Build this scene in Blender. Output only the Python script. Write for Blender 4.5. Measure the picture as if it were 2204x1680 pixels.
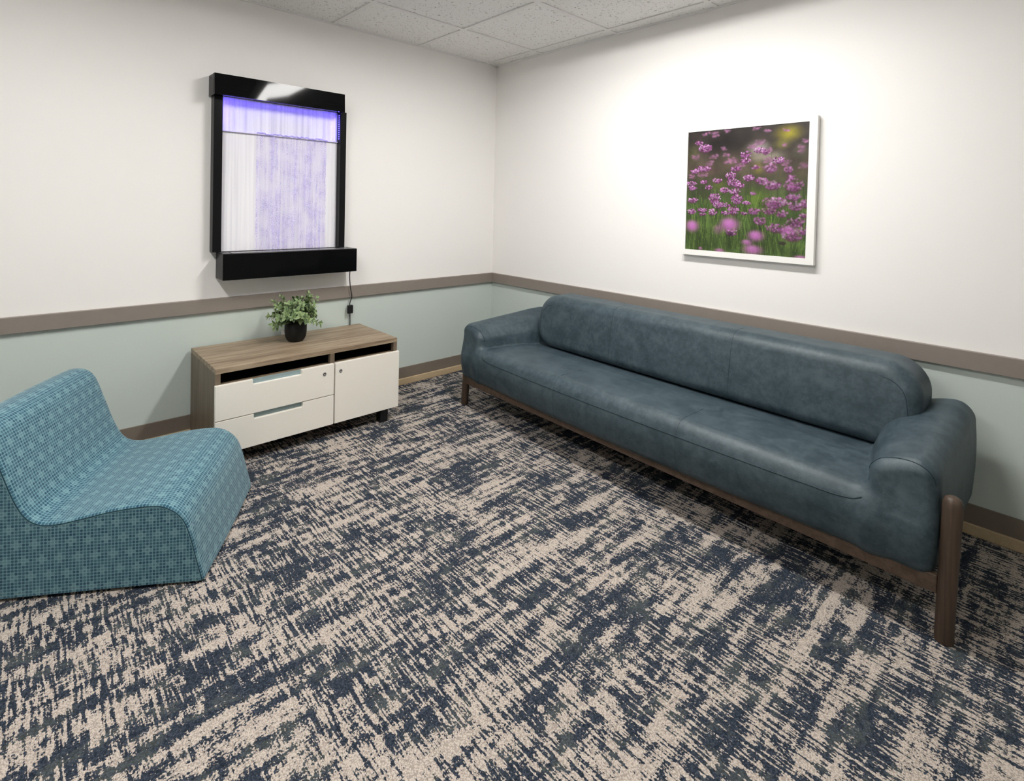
import bpy, bmesh, math, random
import numpy as np
from mathutils import Vector, Matrix

for o in list(bpy.data.objects):
    bpy.data.objects.remove(o)
sc = bpy.context.scene
COL = sc.collection
PI = math.pi

# ------------------------------------------------------------------ camera
CAM = (-2.9397, -3.2198, 1.3086)
YAW, PITCH, ROLL, FPX, PPX, PPY = -0.728768, -0.0190272, 0.0221753, 1129.53, 1049.27, 463.55
cam = bpy.data.cameras.new('camera')
cam.sensor_fit = 'HORIZONTAL'
cam.sensor_width = 36.0
cam.lens = FPX / 2204 * 36
cam.shift_x = (1102 - PPX) / 2204
cam.shift_y = (PPY - 840) / 2204
cam.clip_start = 0.05
co = bpy.data.objects.new('camera', cam)
COL.objects.link(co)
fw = Vector((math.sin(-YAW) * math.cos(PITCH), math.cos(YAW) * math.cos(PITCH), math.sin(PITCH)))
rt = fw.cross(Vector((0, 0, 1))).normalized()
up = rt.cross(fw)
r2 = rt * math.cos(ROLL) + up * math.sin(ROLL)
u2 = -rt * math.sin(ROLL) + up * math.cos(ROLL)
m3 = Matrix((r2, u2, -fw)).transposed()
co.matrix_world = Matrix.Translation(CAM) @ m3.to_4x4()
sc.camera = co

# ------------------------------------------------------------------ world and exposure
sc.view_settings.view_transform = 'Standard'
sc.view_settings.look = 'None'
sc.view_settings.exposure = 0.0
sc.view_settings.gamma = 1.0
sc.view_settings.use_curve_mapping = False
w = bpy.data.worlds.new('world')
sc.world = w
w.use_nodes = True
w.node_tree.nodes['Background'].inputs[0].default_value = (0.8, 0.82, 0.85, 1)
w.node_tree.nodes['Background'].inputs[1].default_value = 0.2
LAMP = 77.0           # radiance of the two ceiling lamp lenses
LED = 5.0
sc.cycles.max_bounces = 10
sc.cycles.diffuse_bounces = 6

# ------------------------------------------------------------------ helpers
def tag(o, label=None, cat=None, group=None, kind=None):
    if label: o['label'] = label
    if cat: o['category'] = cat
    if group: o['group'] = group
    if kind: o['kind'] = kind
    return o

def thing(name, label, cat, loc=(0, 0, 0), rz=0.0, group=None):
    o = bpy.data.objects.new(name, None)
    o.empty_display_size = 0.1
    COL.objects.link(o)
    o.location = loc
    o.rotation_euler = (0, 0, rz)
    return tag(o, label, cat, group)

def link(name, me, mat=None, parent=None, world=False):
    """world=True: the mesh is given in world coordinates; it is moved into the parent's frame."""
    o = bpy.data.objects.new(name, me)
    COL.objects.link(o)
    if mat is not None and not me.materials:
        me.materials.append(mat)
    if parent is not None:
        o.parent = parent
        if world:
            M = Matrix.Translation(parent.location) @ parent.rotation_euler.to_matrix().to_4x4()
            me.transform(M.inverted())
    return o

def smooth(me, on=True):
    me.polygons.foreach_set('use_smooth', [on] * len(me.polygons))

def mesh_of(name, verts, faces, sm=False):
    me = bpy.data.meshes.new(name)
    me.from_pydata([tuple(v) for v in verts], [], faces)
    me.validate()
    me.update()
    if sm: smooth(me)
    return me

def box_bm(bm, x0, x1, y0, y1, z0, z1, bev=0.0, seg=2):
    r = bmesh.ops.create_cube(bm, size=1)
    vs = r['verts']
    for v in vs:
        v.co = Vector(((x0 + x1) / 2 + v.co.x * (x1 - x0), (y0 + y1) / 2 + v.co.y * (y1 - y0), (z0 + z1) / 2 + v.co.z * (z1 - z0)))
    if bev > 0:
        es = list({e for v in vs for e in v.link_edges})
        bmesh.ops.bevel(bm, geom=es, offset=bev, segments=seg, affect='EDGES', profile=0.5)

def boxes(name, lst, mat, parent=None, bev=0.0, seg=2, world=True):
    bm = bmesh.new()
    for b in lst:
        box_bm(bm, *b, bev=bev, seg=seg)
    bmesh.ops.recalc_face_normals(bm, faces=bm.faces)
    me = bpy.data.meshes.new(name)
    bm.to_mesh(me); bm.free()
    return link(name, me, mat, parent, world)

def tube_mesh(name, pts, rad, n=10, caps=True):
    """tube through pts (list of 3-tuples); rad a number or a list"""
    P = [Vector(p) for p in pts]
    if not hasattr(rad, '__len__'): rad = [rad] * len(P)
    verts, faces = [], []
    T0 = (P[1] - P[0]).normalized()
    N = T0.orthogonal().normalized()
    for i, p in enumerate(P):
        if i == 0: T = (P[1] - P[0])
        elif i == len(P) - 1: T = (P[-1] - P[-2])
        else: T = (P[i + 1] - P[i - 1])
        T.normalize()
        N = (N - T * N.dot(T)).normalized()
        B = T.cross(N)
        for k in range(n):
            a = 2 * PI * k / n
            verts.append(p + (N * math.cos(a) + B * math.sin(a)) * rad[i])
    for i in range(len(P) - 1):
        for k in range(n):
            k2 = (k + 1) % n
            faces.append((i * n + k, i * n + k2, (i + 1) * n + k2, (i + 1) * n + k))
    if caps:
        faces.append(tuple(reversed(range(n))))
        faces.append(tuple(range((len(P) - 1) * n, len(P) * n)))
    return mesh_of(name, verts, faces, True)

def lathe_mesh(name, prof, n=40, c=(0, 0, 0)):
    verts, faces = [], []
    for r, z in prof:
        for k in range(n):
            a = 2 * PI * k / n
            verts.append((c[0] + r * math.cos(a), c[1] + r * math.sin(a), c[2] + z))
    m = len(prof)
    for i in range(m - 1):
        for k in range(n):
            k2 = (k + 1) % n
            faces.append((i * n + k, i * n + k2, (i + 1) * n + k2, (i + 1) * n + k))
    faces.append(tuple(reversed(range(n))))
    faces.append(tuple(range((m - 1) * n, m * n)))
    return mesh_of(name, verts, faces, True)

def catmull(pts, per=8, closed=False):
    P = [np.array(p, float) for p in pts]
    out = []
    n = len(P)
    rng = range(n) if closed else range(n - 1)
    for i in rng:
        p0 = P[(i - 1) % n] if (closed or i > 0) else P[0] * 2 - P[1]
        p1 = P[i]; p2 = P[(i + 1) % n]
        p3 = P[(i + 2) % n] if (closed or i + 2 < n) else P[-1] * 2 - P[-2]
        for k in range(per):
            t = k / per
            out.append(0.5 * ((2 * p1) + (-p0 + p2) * t + (2 * p0 - 5 * p1 + 4 * p2 - p3) * t * t + (-p0 + 3 * p1 - 3 * p2 + p3) * t ** 3))
    if not closed: out.append(P[-1])
    return out

# ---- materials
class NT:
    def __init__(self, name):
        self.m = bpy.data.materials.new(name)
        self.m.use_nodes = True
        self.t = self.m.node_tree
        self.b = self.t.nodes['Principled BSDF']
    def n(self, kind, **kw):
        nd = self.t.nodes.new(kind)
        for k, v in kw.items(): setattr(nd, k, v)
        return nd
    def l(self, a, b): self.t.links.new(a, b)
    def val(self, sock, v):
        if isinstance(v, bpy.types.NodeSocket): self.l(v, sock)
        else:
            if sock.type == 'RGBA' and len(v) == 3: v = (*v, 1)
            sock.default_value = v
    def math(self, op, a, b=0.0, c=0.0):
        nd = self.n('ShaderNodeMath', operation=op)
        self.val(nd.inputs[0], a); self.val(nd.inputs[1], b); self.val(nd.inputs[2], c)
        return nd.outputs[0]
    def mix(self, f, a, b):
        nd = self.n('ShaderNodeMix', data_type='RGBA')
        self.val(nd.inputs[0], f); self.val(nd.inputs[6], a); self.val(nd.inputs[7], b)
        return nd.outputs[2]
    def coord(self, which='Object'):
        return self.n('ShaderNodeTexCoord').outputs[which]
    def pos(self):
        return self.n('ShaderNodeNewGeometry').outputs['Position']
    def xyz(self, v):
        nd = self.n('ShaderNodeSeparateXYZ'); self.l(v, nd.inputs[0]); return nd.outputs
    def comb(self, x, y, z=0.0):
        nd = self.n('ShaderNodeCombineXYZ')
        self.val(nd.inputs[0], x); self.val(nd.inputs[1], y); self.val(nd.inputs[2], z)
        return nd.outputs[0]
    def scale(self, v, s):
        nd = self.n('ShaderNodeMapping'); self.l(v, nd.inputs[0]); nd.inputs['Scale'].default_value = s
        return nd.outputs[0]
    def noise(self, v, s=1.0, d=3.0, r=0.5, dist=0.0):
        nd = self.n('ShaderNodeTexNoise')
        self.l(v, nd.inputs['Vector'])
        nd.inputs['Scale'].default_value = s; nd.inputs['Detail'].default_value = d
        nd.inputs['Roughness'].default_value = r; nd.inputs['Distortion'].default_value = dist
        return nd.outputs[0]
    def ramp(self, f, stops, interp='LINEAR'):
        nd = self.n('ShaderNodeValToRGB'); self.l(f, nd.inputs[0])
        cr = nd.color_ramp; cr.interpolation = interp
        while len(cr.elements) < len(stops): cr.elements.new(0.5)
        for e, (p, c) in zip(cr.elements, stops):
            e.position = p
            e.color = (c, c, c, 1) if not hasattr(c, '__len__') else (*c, 1)
        return nd.outputs[0]
    def step(self, v, a, b):
        nd = self.n('ShaderNodeMapRange', interpolation_type='SMOOTHSTEP')
        self.val(nd.inputs[0], v); nd.inputs[1].default_value = a; nd.inputs[2].default_value = b
        return nd.outputs[0]
    def bump(self, h, strength=0.3, dist=0.002):
        nd = self.n('ShaderNodeBump')
        nd.inputs['Strength'].default_value = strength; nd.inputs['Distance'].default_value = dist
        self.l(h, nd.inputs['Height']); self.l(nd.outputs[0], self.b.inputs['Normal'])
    def base(self, c=None, rough=0.5, spec=0.5, metal=0.0):
        if c is not None: self.val(self.b.inputs['Base Color'], c)
        self.val(self.b.inputs['Roughness'], rough)
        self.b.inputs['Specular IOR Level'].default_value = spec
        self.b.inputs['Metallic'].default_value = metal
        return self

def simple(name, c, rough=0.5, spec=0.5, metal=0.0, var=0.04, vs=30, bump=0.0, bs=200, bd=0.001):
    t = NT(name)
    p = t.coord()
    f = t.noise(p, vs, 3)
    t.base(t.mix(f, tuple(x * (1 - var) for x in c), tuple(min(1, x * (1 + var)) for x in c)), rough, spec, metal)
    if bump > 0: t.bump(t.noise(p, bs, 2), bump, bd)
    return t.m

def mat_wall():
    t = NT('painted_wall')
    p = t.pos(); s = t.xyz(p)
    f = t.noise(p, 1.5, 3)
    white = t.mix(f, (0.86, 0.842, 0.818), (0.88, 0.862, 0.842))
    teal = t.mix(f, (0.55, 0.615, 0.575), (0.57, 0.635, 0.595))
    t.base(t.mix(t.math('GREATER_THAN', s[2], 0.72), teal, white), 0.55, 0.3)
    t.bump(t.noise(p, 260, 2), 0.25, 0.0006)
    return t.m

def mat_carpet():
    t = NT('carpet')
    p = t.pos(); s = t.xyz(p)
    warp = t.noise(p, 7, 2)
    wx = t.math('ADD', s[0], t.math('MULTIPLY', t.math('SUBTRACT', warp, 0.5), 0.012))
    wy = t.math('ADD', s[1], t.math('MULTIPLY', t.math('SUBTRACT', warp, 0.5), 0.02))
    q = t.comb(wx, wy, 0.0)
    streak = t.noise(t.scale(q, (105, 10, 1)), 1, 2.5, 0.6)
    band = t.noise(t.scale(q, (3.4, 26, 1)), 1, 3, 0.6)
    blot = t.noise(t.scale(q, (4.5, 6.0, 1)), 1, 2, 0.5)
    fine = t.noise(t.scale(p, (170, 150, 1)), 1, 2, 0.6)
    mid = t.noise(t.scale(q, (38, 30, 1)), 1, 3, 0.6)
    mask = t.step(t.noise(t.scale(p, (1.3, 1.6, 1)), 1, 2), 0.36, 0.54)
    amp = t.math('MULTIPLY_ADD', mask, 0.85, 0.28)
    c = lambda v, k: t.math('MULTIPLY', t.math('SUBTRACT', v, 0.5), k)
    v = t.math('MULTIPLY', t.math('SUBTRACT', streak, 0.5), amp)
    v = t.math('ADD', v, c(band, 0.80))
    v = t.math('ADD', v, c(blot, 0.45))
    v = t.math('ADD', v, c(mid, 0.50))
    v = t.math('ADD', v, c(fine, 0.62))
    f = t.step(v, 0.006, 0.042)
    hue = t.step(t.noise(t.scale(q, (8, 12, 1)), 1, 3, 0.7), 0.50, 0.62)
    vor = t.n('ShaderNodeTexVoronoi'); t.l(t.scale(p, (1, 1, 1)), vor.inputs['Vector']); vor.inputs['Scale'].default_value = 260
    cs = t.n('ShaderNodeSeparateColor'); t.l(vor.outputs['Color'], cs.inputs[0])
    dark = t.mix(hue, (0.019, 0.027, 0.042), (0.066, 0.078, 0.075))
    dark = t.mix(t.math('MULTIPLY', cs.outputs[0], 0.55), dark, (0.095, 0.115, 0.150))
    light = t.mix(t.noise(p, 5, 2), (0.56, 0.492, 0.430), (0.61, 0.545, 0.482))
    light = t.mix(t.math('MULTIPLY', cs.outputs[1], 0.35), light, (0.42, 0.365, 0.32))
    pile = t.step(vor.outputs['Distance'], 0.30, 0.75)          # shade between the loops of the pile, painted into the colour
    col = t.mix(f, dark, light)
    gap_shade = t.n('ShaderNodeMix', data_type='RGBA', blend_type='MULTIPLY'); t.l(t.math('MULTIPLY', pile, 0.85), gap_shade.inputs[0]); t.l(col, gap_shade.inputs[6]); gap_shade.inputs[7].default_value = (0.55, 0.53, 0.52, 1)
    t.base(gap_shade.outputs[2], 0.95, 0.05)
    h = t.math('SUBTRACT', t.math('MULTIPLY', f, 0.2), vor.outputs['Distance'])
    t.bump(h, 0.55, 0.004)
    return t.m

def mat_tile():
    t = NT('ceiling_tile')
    p = t.pos()
    n1 = t.noise(t.scale(p, (75, 75, 75)), 1, 3, 0.6, 0.8)
    n2 = t.noise(t.scale(p, (210, 210, 210)), 1, 1, 0.5)
    f = t.step(n1, 0.39, 0.34)
    g = t.step(n2, 0.30, 0.25)
    d = t.math('MAXIMUM', f, g)
    t.base(t.mix(d, (0.86, 0.855, 0.84), (0.42, 0.41, 0.39)), 0.9, 0.1)
    t.bump(t.math('SUBTRACT', 1.0, d), 0.6, 0.003)
    return t.m

def mat_laminate(name, a, b, along='x', k=1.0):
    t = NT(name)
    p = t.pos()
    sc_ = {'x': (1.6, 26, 26), 'z': (26, 26, 1.6)}[along]
    n1 = t.noise(t.scale(p, sc_), 1.0, 4, 0.6, 1.2)
    n2 = t.noise(t.scale(p, tuple(x * 6 for x in sc_)), 1.0, 2, 0.5)
    v = t.math('ADD', t.math('MULTIPLY', n1, 0.75), t.math('MULTIPLY', n2, 0.25))
    t.base(t.mix(t.step(v, 0.34, 0.66), a, b), 0.45, 0.35)
    t.bump(n2, 0.08, 0.0005)
    return t.m

def mat_leather():
    t = NT('blue_leather')
    p = t.pos()
    n1 = t.noise(p, 11, 6, 0.65, 0.3)
    n2 = t.noise(p, 46, 5, 0.7)
    f = t.math('ADD', t.math('MULTIPLY', n1, 0.55), t.math('MULTIPLY', n2, 0.45))
    c = t.mix(t.step(f, 0.36, 0.66), (0.023, 0.043, 0.055), (0.060, 0.088, 0.104))
    sp = t.noise(t.scale(p, (150, 45, 150)), 1.0, 4, 0.7)
    c = t.mix(t.math('MULTIPLY', t.step(sp, 0.60, 0.80), 0.6), c, (0.11, 0.15, 0.17))
    t.base(c, t.math('MULTIPLY_ADD', n2, 0.25, 0.38), 0.45)
    v = t.n('ShaderNodeTexVoronoi'); t.l(p, v.inputs['Vector']); v.inputs['Scale'].default_value = 420
    t.bump(t.math('ADD', v.outputs['Distance'], t.math('MULTIPLY', n2, 1.2)), 0.12, 0.0015)
    return t.m

def mat_fabric():
    t = NT('dotted_teal_fabric')
    uv = t.coord('UV'); s = t.xyz(uv)
    U = t.math('MULTIPLY', s[0], 1 / 0.0104); V = t.math('MULTIPLY', s[1], 1 / 0.0104)
    i = t.math('FLOOR', U); j = t.math('FLOOR', V)
    fu = t.math('ABSOLUTE', t.math('SUBTRACT', t.math('FRACT', U), 0.5))
    fv = t.math('ABSOLUTE', t.math('SUBTRACT', t.math('FRACT', V), 0.5))
    r = t.math('POWER', t.math('ADD', t.math('POWER', fu, 2.3), t.math('POWER', fv, 2.3)), 1 / 2.3)
    dot = t.step(r, 0.47, 0.35)
    jb = t.math('FLOOR', t.math('DIVIDE', j, 5))
    ii = t.math('FLOORED_MODULO', t.math('ADD', i, t.math('MULTIPLY', jb, 2)), 5)
    jj = t.math('FLOORED_MODULO', j, 5)
    dd = t.math('ADD', t.math('ABSOLUTE', t.math('SUBTRACT', ii, 2)), t.math('ABSOLUTE', t.math('SUBTRACT', jj, 2)))
    star = t.math('LESS_THAN', dd, 1.5)
    wn = t.n('ShaderNodeTexWhiteNoise', noise_dimensions='2D'); t.l(t.comb(i, j), wn.inputs['Vector'])
    keep = t.math('MULTIPLY_ADD', star, -0.38, 0.95)
    keep = t.math('MULTIPLY', keep, t.math('MULTIPLY_ADD', wn.outputs[0], 0.35, 0.72))
    a = t.math('MULTIPLY', dot, keep)
    weave = t.noise(t.scale(uv, (900, 900, 1)), 1, 2)
    bg = t.mix(weave, (0.100, 0.225, 0.265), (0.180, 0.345, 0.395))
    bg = t.mix(t.math('MULTIPLY', star, 0.27), bg, (0.30, 0.48, 0.50))
    t.base(t.mix(a, bg, (0.018, 0.070, 0.118)), 0.85, 0.2)
    t.b.inputs['Sheen Weight'].default_value = 0.25
    t.bump(weave, 0.35, 0.0008)
    return t.m

def mat_gloss_black(name='gloss_black', rough=0.06, c=0.003, sp=0.13):
    t = NT(name)
    p = t.coord()
    t.base((c, c, c * 1.1), rough, sp)
    t.bump(t.noise(p, 3.0, 1), 0.05, 0.01)
    return t.m

def mat_emit(name, c, k):
    t = NT(name)
    t.base((0.8, 0.8, 0.8), 0.4)
    t.b.inputs['Emission Color'].default_value = (*c, 1)
    t.b.inputs['Emission Strength'].default_value = k
    return t.m

M_wall = mat_wall(); M_carpet = mat_carpet(); M_tile = mat_tile()
M_grid = simple('ceiling_grid_metal', (0.80, 0.79, 0.775), 0.5, 0.4)
M_rail = simple('taupe_rail', (0.245, 0.212, 0.185), 0.45, 0.4, var=0.05, bump=0.1)
M_vinyl = simple('taupe_vinyl_base', (0.195, 0.162, 0.130), 0.5, 0.4, var=0.05)
M_tan = mat_laminate('tan_shoe_moulding', (0.50, 0.38, 0.235), (0.58, 0.45, 0.29), 'x')
M_leather = mat_leather()
M_seam = simple('leather_seam', (0.018, 0.036, 0.046), 0.6, 0.3)
M_walnut = mat_laminate('walnut', (0.048, 0.032, 0.022), (0.094, 0.063, 0.044), 'z')
M_walnutx = mat_laminate('walnut_beam', (0.065, 0.042, 0.029), (0.110, 0.074, 0.052), 'x')
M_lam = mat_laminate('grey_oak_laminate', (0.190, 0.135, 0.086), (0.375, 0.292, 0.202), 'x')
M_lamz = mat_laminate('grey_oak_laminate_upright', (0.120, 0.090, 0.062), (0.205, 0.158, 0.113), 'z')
M_front = simple('off_white_front', (0.84, 0.805, 0.73), 0.42, 0.4, var=0.01)
M_recess = simple('grey_blue_recess', (0.25, 0.33, 0.34), 0.5, 0.4)
M_dark = simple('dark_interior', (0.03, 0.024, 0.020), 0.8, 0.1)
M_blackp = simple('black_plastic', (0.008, 0.008, 0.009), 0.45, 0.4)
M_pot = simple('black_pot', (0.006, 0.006, 0.006), 0.6, 0.3)
M_steel = simple('lock_steel', (0.32, 0.31, 0.30), 0.35, 0.5, 0.9)
M_gloss = mat_gloss_black()
M_gloss2 = mat_gloss_black('satin_black_metal', 0.28, 0.006, 0.15)
M_fabric = mat_fabric()
M_pipe = simple('chair_piping', (0.020, 0.055, 0.080), 0.8, 0.2)
M_whitep = simple('white_plastic', (0.8, 0.8, 0.78), 0.35, 0.5, var=0.01)
M_lampw = simple('lamp_white', (0.85, 0.85, 0.84), 0.5, 0.3, var=0.01)
M_lens = [mat_emit('lamp_lens', (1.0, 0.980, 0.950), LAMP * k) for k in (1.0, 0.88)]
M_led = mat_emit('violet_led', (0.16, 0.12, 1.0), 3.0)

# ------------------------------------------------------------------ room shell
H = 2.451
RX, RY = -4.75, -4.75          # the room's far limits behind the camera
TW, D0, E0 = 0.6584, 0.119, 0.522
def struct(o): o['kind'] = 'structure'; return o
struct(boxes('floor', [(RX, 0, RY, 0, -0.1, 0)], M_carpet))
struct(boxes('wall_left', [(RX, 0.1, 0, 0.1, -0.1, H + 0.2)], M_wall))
struct(boxes('wall_right', [(0, 0.1, RY, 0, -0.1, H + 0.2)], M_wall))
struct(boxes('wall_back', [(RX, 0.1, RY - 0.1, RY, -0.1, H + 0.2)], M_wall))
struct(boxes('wall_side', [(RX - 0.1, RX, RY - 0.1, 0.1, -0.1, H + 0.2)], M_wall))
# chair rails, vinyl base, shoe moulding
T = 0.0216
ZT, ZB = 0.7531, 0.6774
struct(boxes('trim_1', [(RX, 0, -T, 0, ZB, ZT)], M_rail, bev=0.002))
struct(boxes('trim_2', [(-T, 0, RY, -T, ZB, ZT)], M_rail, bev=0.002))
struct(boxes('baseboard_left', [(RX, 0, -0.008, 0, 0.0, 0.1229)], M_vinyl, bev=0.0015))
struct(boxes('baseboard_right', [(-0.008, 0, RY, -0.008, 0.0, 0.1229)], M_vinyl, bev=0.0015))
struct(boxes('trim_3', [(RX, 0, -T, -0.008, 0.0, 0.046)], M_tan, bev=0.004))
struct(boxes('trim_4', [(-T, -0.008, RY, -T, 0.0, 0.046)], M_tan, bev=0.004))
# ceiling: tiles laid in a grid, two of them left out for the lamps
xs = [0.0] + [-D0 - k * TW for k in range(8)]; xs = [x for x in xs if x > RX] + [RX]
ys = [0.0] + [-E0 - k * TW for k in range(8)]; ys = [y for y in ys if y > RY] + [RY]
LAMPS = [(1, 1), (4, 1)]           # (column, row) counted from the corner grid node
holes = [(-D0 - (c + 1) * TW, -D0 - c * TW, -E0 - (r + 2) * TW, -E0 - r * TW) for c, r in LAMPS]   # each lamp fills two tiles
lst = []
for a in range(len(xs) - 1):
    for b in range(len(ys) - 1):
        x1, x0, y1, y0 = xs[a], xs[a + 1], ys[b], ys[b + 1]
        if any(x0 > h[0] - 1e-4 and x1 < h[1] + 1e-4 and y0 > h[2] - 1e-4 and y1 < h[3] + 1e-4 for h in holes): continue
        g = 0.004
        lst.append((x0 + g, x1 - g, y0 + g, y1 - g, H + 0.007, H + 0.02))
ceil = struct(boxes('ceiling', lst, M_tile))
gl = []
for x in xs[1:-1]: gl.append((x - 0.012, x + 0.012, RY, 0, H, H + 0.0065))
for y in ys[1:-1]:
    if any(h[2] + 0.1 < y < h[3] - 0.1 for h in holes):       # the cross bar stops at the lamps
        hx = sorted((h[0], h[1]) for h in holes)
        gl += [(a, b, y - 0.012, y + 0.012, H + 0.0002, H + 0.0065) for a, b in ((RX, hx[0][0] + 0.012), (hx[0][1] - 0.012, hx[1][0] + 0.012), (hx[1][1] - 0.012, 0))]
    else: gl.append((RX, 0, y - 0.012, y + 0.012, H + 0.0002, H + 0.0065))
gl += [(RX, 0, -0.02, 0, H - 0.001, H + 0.0065), (-0.02, 0, RY, 0, H - 0.001, H + 0.0065),
       (RX, 0, RY, RY + 0.02, H - 0.001, H + 0.0065), (RX, RX + 0.02, RY, 0, H - 0.001, H + 0.0065)]
boxes('grid', gl, M_grid, ceil)
boxes('deck', [(RX - 0.1, 0.1, RY - 0.1, 0.1, H + 0.2, H + 0.3)], M_dark, ceil)

# ------------------------------------------------------------------ ceiling lamps
def lamp(h, label, lens):
    cx, cy = (h[0] + h[1]) / 2, (h[2] + h[3]) / 2
    t = thing('ceiling_light', label, 'ceiling light', (cx, cy, H), group='long lay-in ceiling lights')
    a = TW / 2 - 0.013; c = TW - 0.013; b = 0.085; d = 0.57; zt = 0.036
    boxes('frame', [(-a, a, -c, -c + 0.012, -0.0005, 0.012), (-a, a, c - 0.012, c, -0.0005, 0.012),
                    (-a, -a + 0.012, -c + 0.012, c - 0.012, -0.0005, 0.012), (a - 0.012, a, -c + 0.012, c - 0.012, -0.0005, 0.012)],
          M_lampw, t, world=False)
    i = a - 0.012; k = c - 0.012
    v = [(sx * p, sy * q, z) for p, q, z in ((i, k, 0.001), (b, d, zt), (i, k, 0.012), (b, d, zt + 0.012)) for sx, sy in ((-1, -1), (1, -1), (1, 1), (-1, 1))]
    f = [(0, 1, 5, 4), (1, 2, 6, 5), (2, 3, 7, 6), (3, 0, 4, 7), (9, 8, 12, 13), (10, 9, 13, 14), (11, 10, 14, 15), (8, 11, 15, 12), (12, 15, 14, 13),
         (0, 8, 9, 1), (1, 9, 10, 2), (2, 10, 11, 3), (3, 11, 8, 0)]
    link('reflector', mesh_of('reflector', v, f), M_lampw, t)
    boxes('lens', [(-b + 0.001, b - 0.001, -d + 0.001, d - 0.001, zt - 0.006, zt)], lens, t, world=False)
lamp(holes[0], 'white oblong ceiling light nearest the room corner, its edge just in frame above the corner', M_lens[0])
lamp(holes[1], 'white oblong ceiling light above the teal dotted lounge chair, out of the frame', M_lens[1])

# ------------------------------------------------------------------ signed-distance upholstery
def rbox(P, c, h, r):
    q = np.abs(P - np.array(c)) - (np.array(h) - r)
    return np.linalg.norm(np.maximum(q, 0), axis=-1) + np.minimum(q.max(axis=-1), 0) - r

def smin(a, b, k):
    h = np.clip(0.5 + 0.5 * (b - a) / k, 0, 1)
    return b * (1 - h) + a * h - k * h * (1 - h)

def lerp(v, a, b, fa, fb):
    t = np.clip((v - a) / (b - a), 0, 1); t = t * t * (3 - 2 * t)
    return fa + (fb - fa) * t

def nets(field, lo, hi, step):
    """naive surface nets: returns verts, quads, normals"""
    ax = [np.arange(lo[i], hi[i] + step, step) for i in range(3)]
    G = np.stack(np.meshgrid(*ax, indexing='ij'), -1)
    D = field(G)
    n = D.shape
    S = D < 0
    cellmix = np.zeros(tuple(k - 1 for k in n), int)
    for dx in (0, 1):
        for dy in (0, 1):
            for dz in (0, 1):
                cellmix += S[dx:n[0] - 1 + dx, dy:n[1] - 1 + dy, dz:n[2] - 1 + dz]
    act = (cellmix > 0) & (cellmix < 8)
    idx = -np.ones(act.shape, int)
    cells = np.argwhere(act)
    idx[act] = np.arange(len(cells))
    acc = np.zeros((len(cells), 3)); cnt = np.zeros(len(cells))
    corners = [(a, b, c) for a in (0, 1) for b in (0, 1) for c in (0, 1)]
    for a in corners:
        for k in range(3):
            if a[k] == 0:
                b = list(a); b[k] = 1
                ca = cells + np.array(a); cb = cells + np.array(b)
                da = D[tuple(ca.T)]; db = D[tuple(cb.T)]
                m = (da < 0) != (db < 0)
                t = da[m] / (da[m] - db[m])
                p = ca[m].astype(float); p[:, k] += t
                acc[m] += p; cnt[m] += 1
    V = acc / cnt[:, None] * step + np.array(lo)
    def grad(V, e=0.002):
        g = np.stack([field(V + np.eye(3)[k] * e) - field(V - np.eye(3)[k] * e) for k in range(3)], -1)
        return g / np.maximum(np.linalg.norm(g, axis=-1, keepdims=True), 1e-9)
    for _ in range(3):
        g = grad(V); V = V - g * field(V)[:, None] * 0.9
    Nn = grad(V, 0.004)
    F = []
    for k in range(3):
        sl = [slice(1, None)] * 3
        A = S; B = np.roll(S, -1, axis=k)
        ch = (A != B)
        ch = ch[tuple(slice(1, m - 1) for m in n)]
        e = np.argwhere(ch) + 1
        if len(e) == 0: continue
        i1, i2 = [(1, 2), (2, 0), (0, 1)][k]
        def cell(o1, o2):
            c = e.copy(); c[:, i1] -= o1; c[:, i2] -= o2
            return idx[tuple(c.T)]
        q = np.stack([cell(1, 1), cell(0, 1), cell(0, 0), cell(1, 0)], -1)
        ins = A[tuple(e.T)]
        q[~ins] = q[~ins][:, ::-1]
        q = q[(q >= 0).all(1)]
        F.append(q)
    return V, np.concatenate(F), Nn

def net_mesh(name, V, F, N):
    used = np.unique(F)
    re = -np.ones(len(V), int); re[used] = np.arange(len(used))
    V2, N2, F2 = V[used], N[used], re[F]
    me = bpy.data.meshes.new(name)
    me.from_pydata(V2.tolist(), [], F2.tolist())
    me.update(); smooth(me)
    return me, N2

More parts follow.
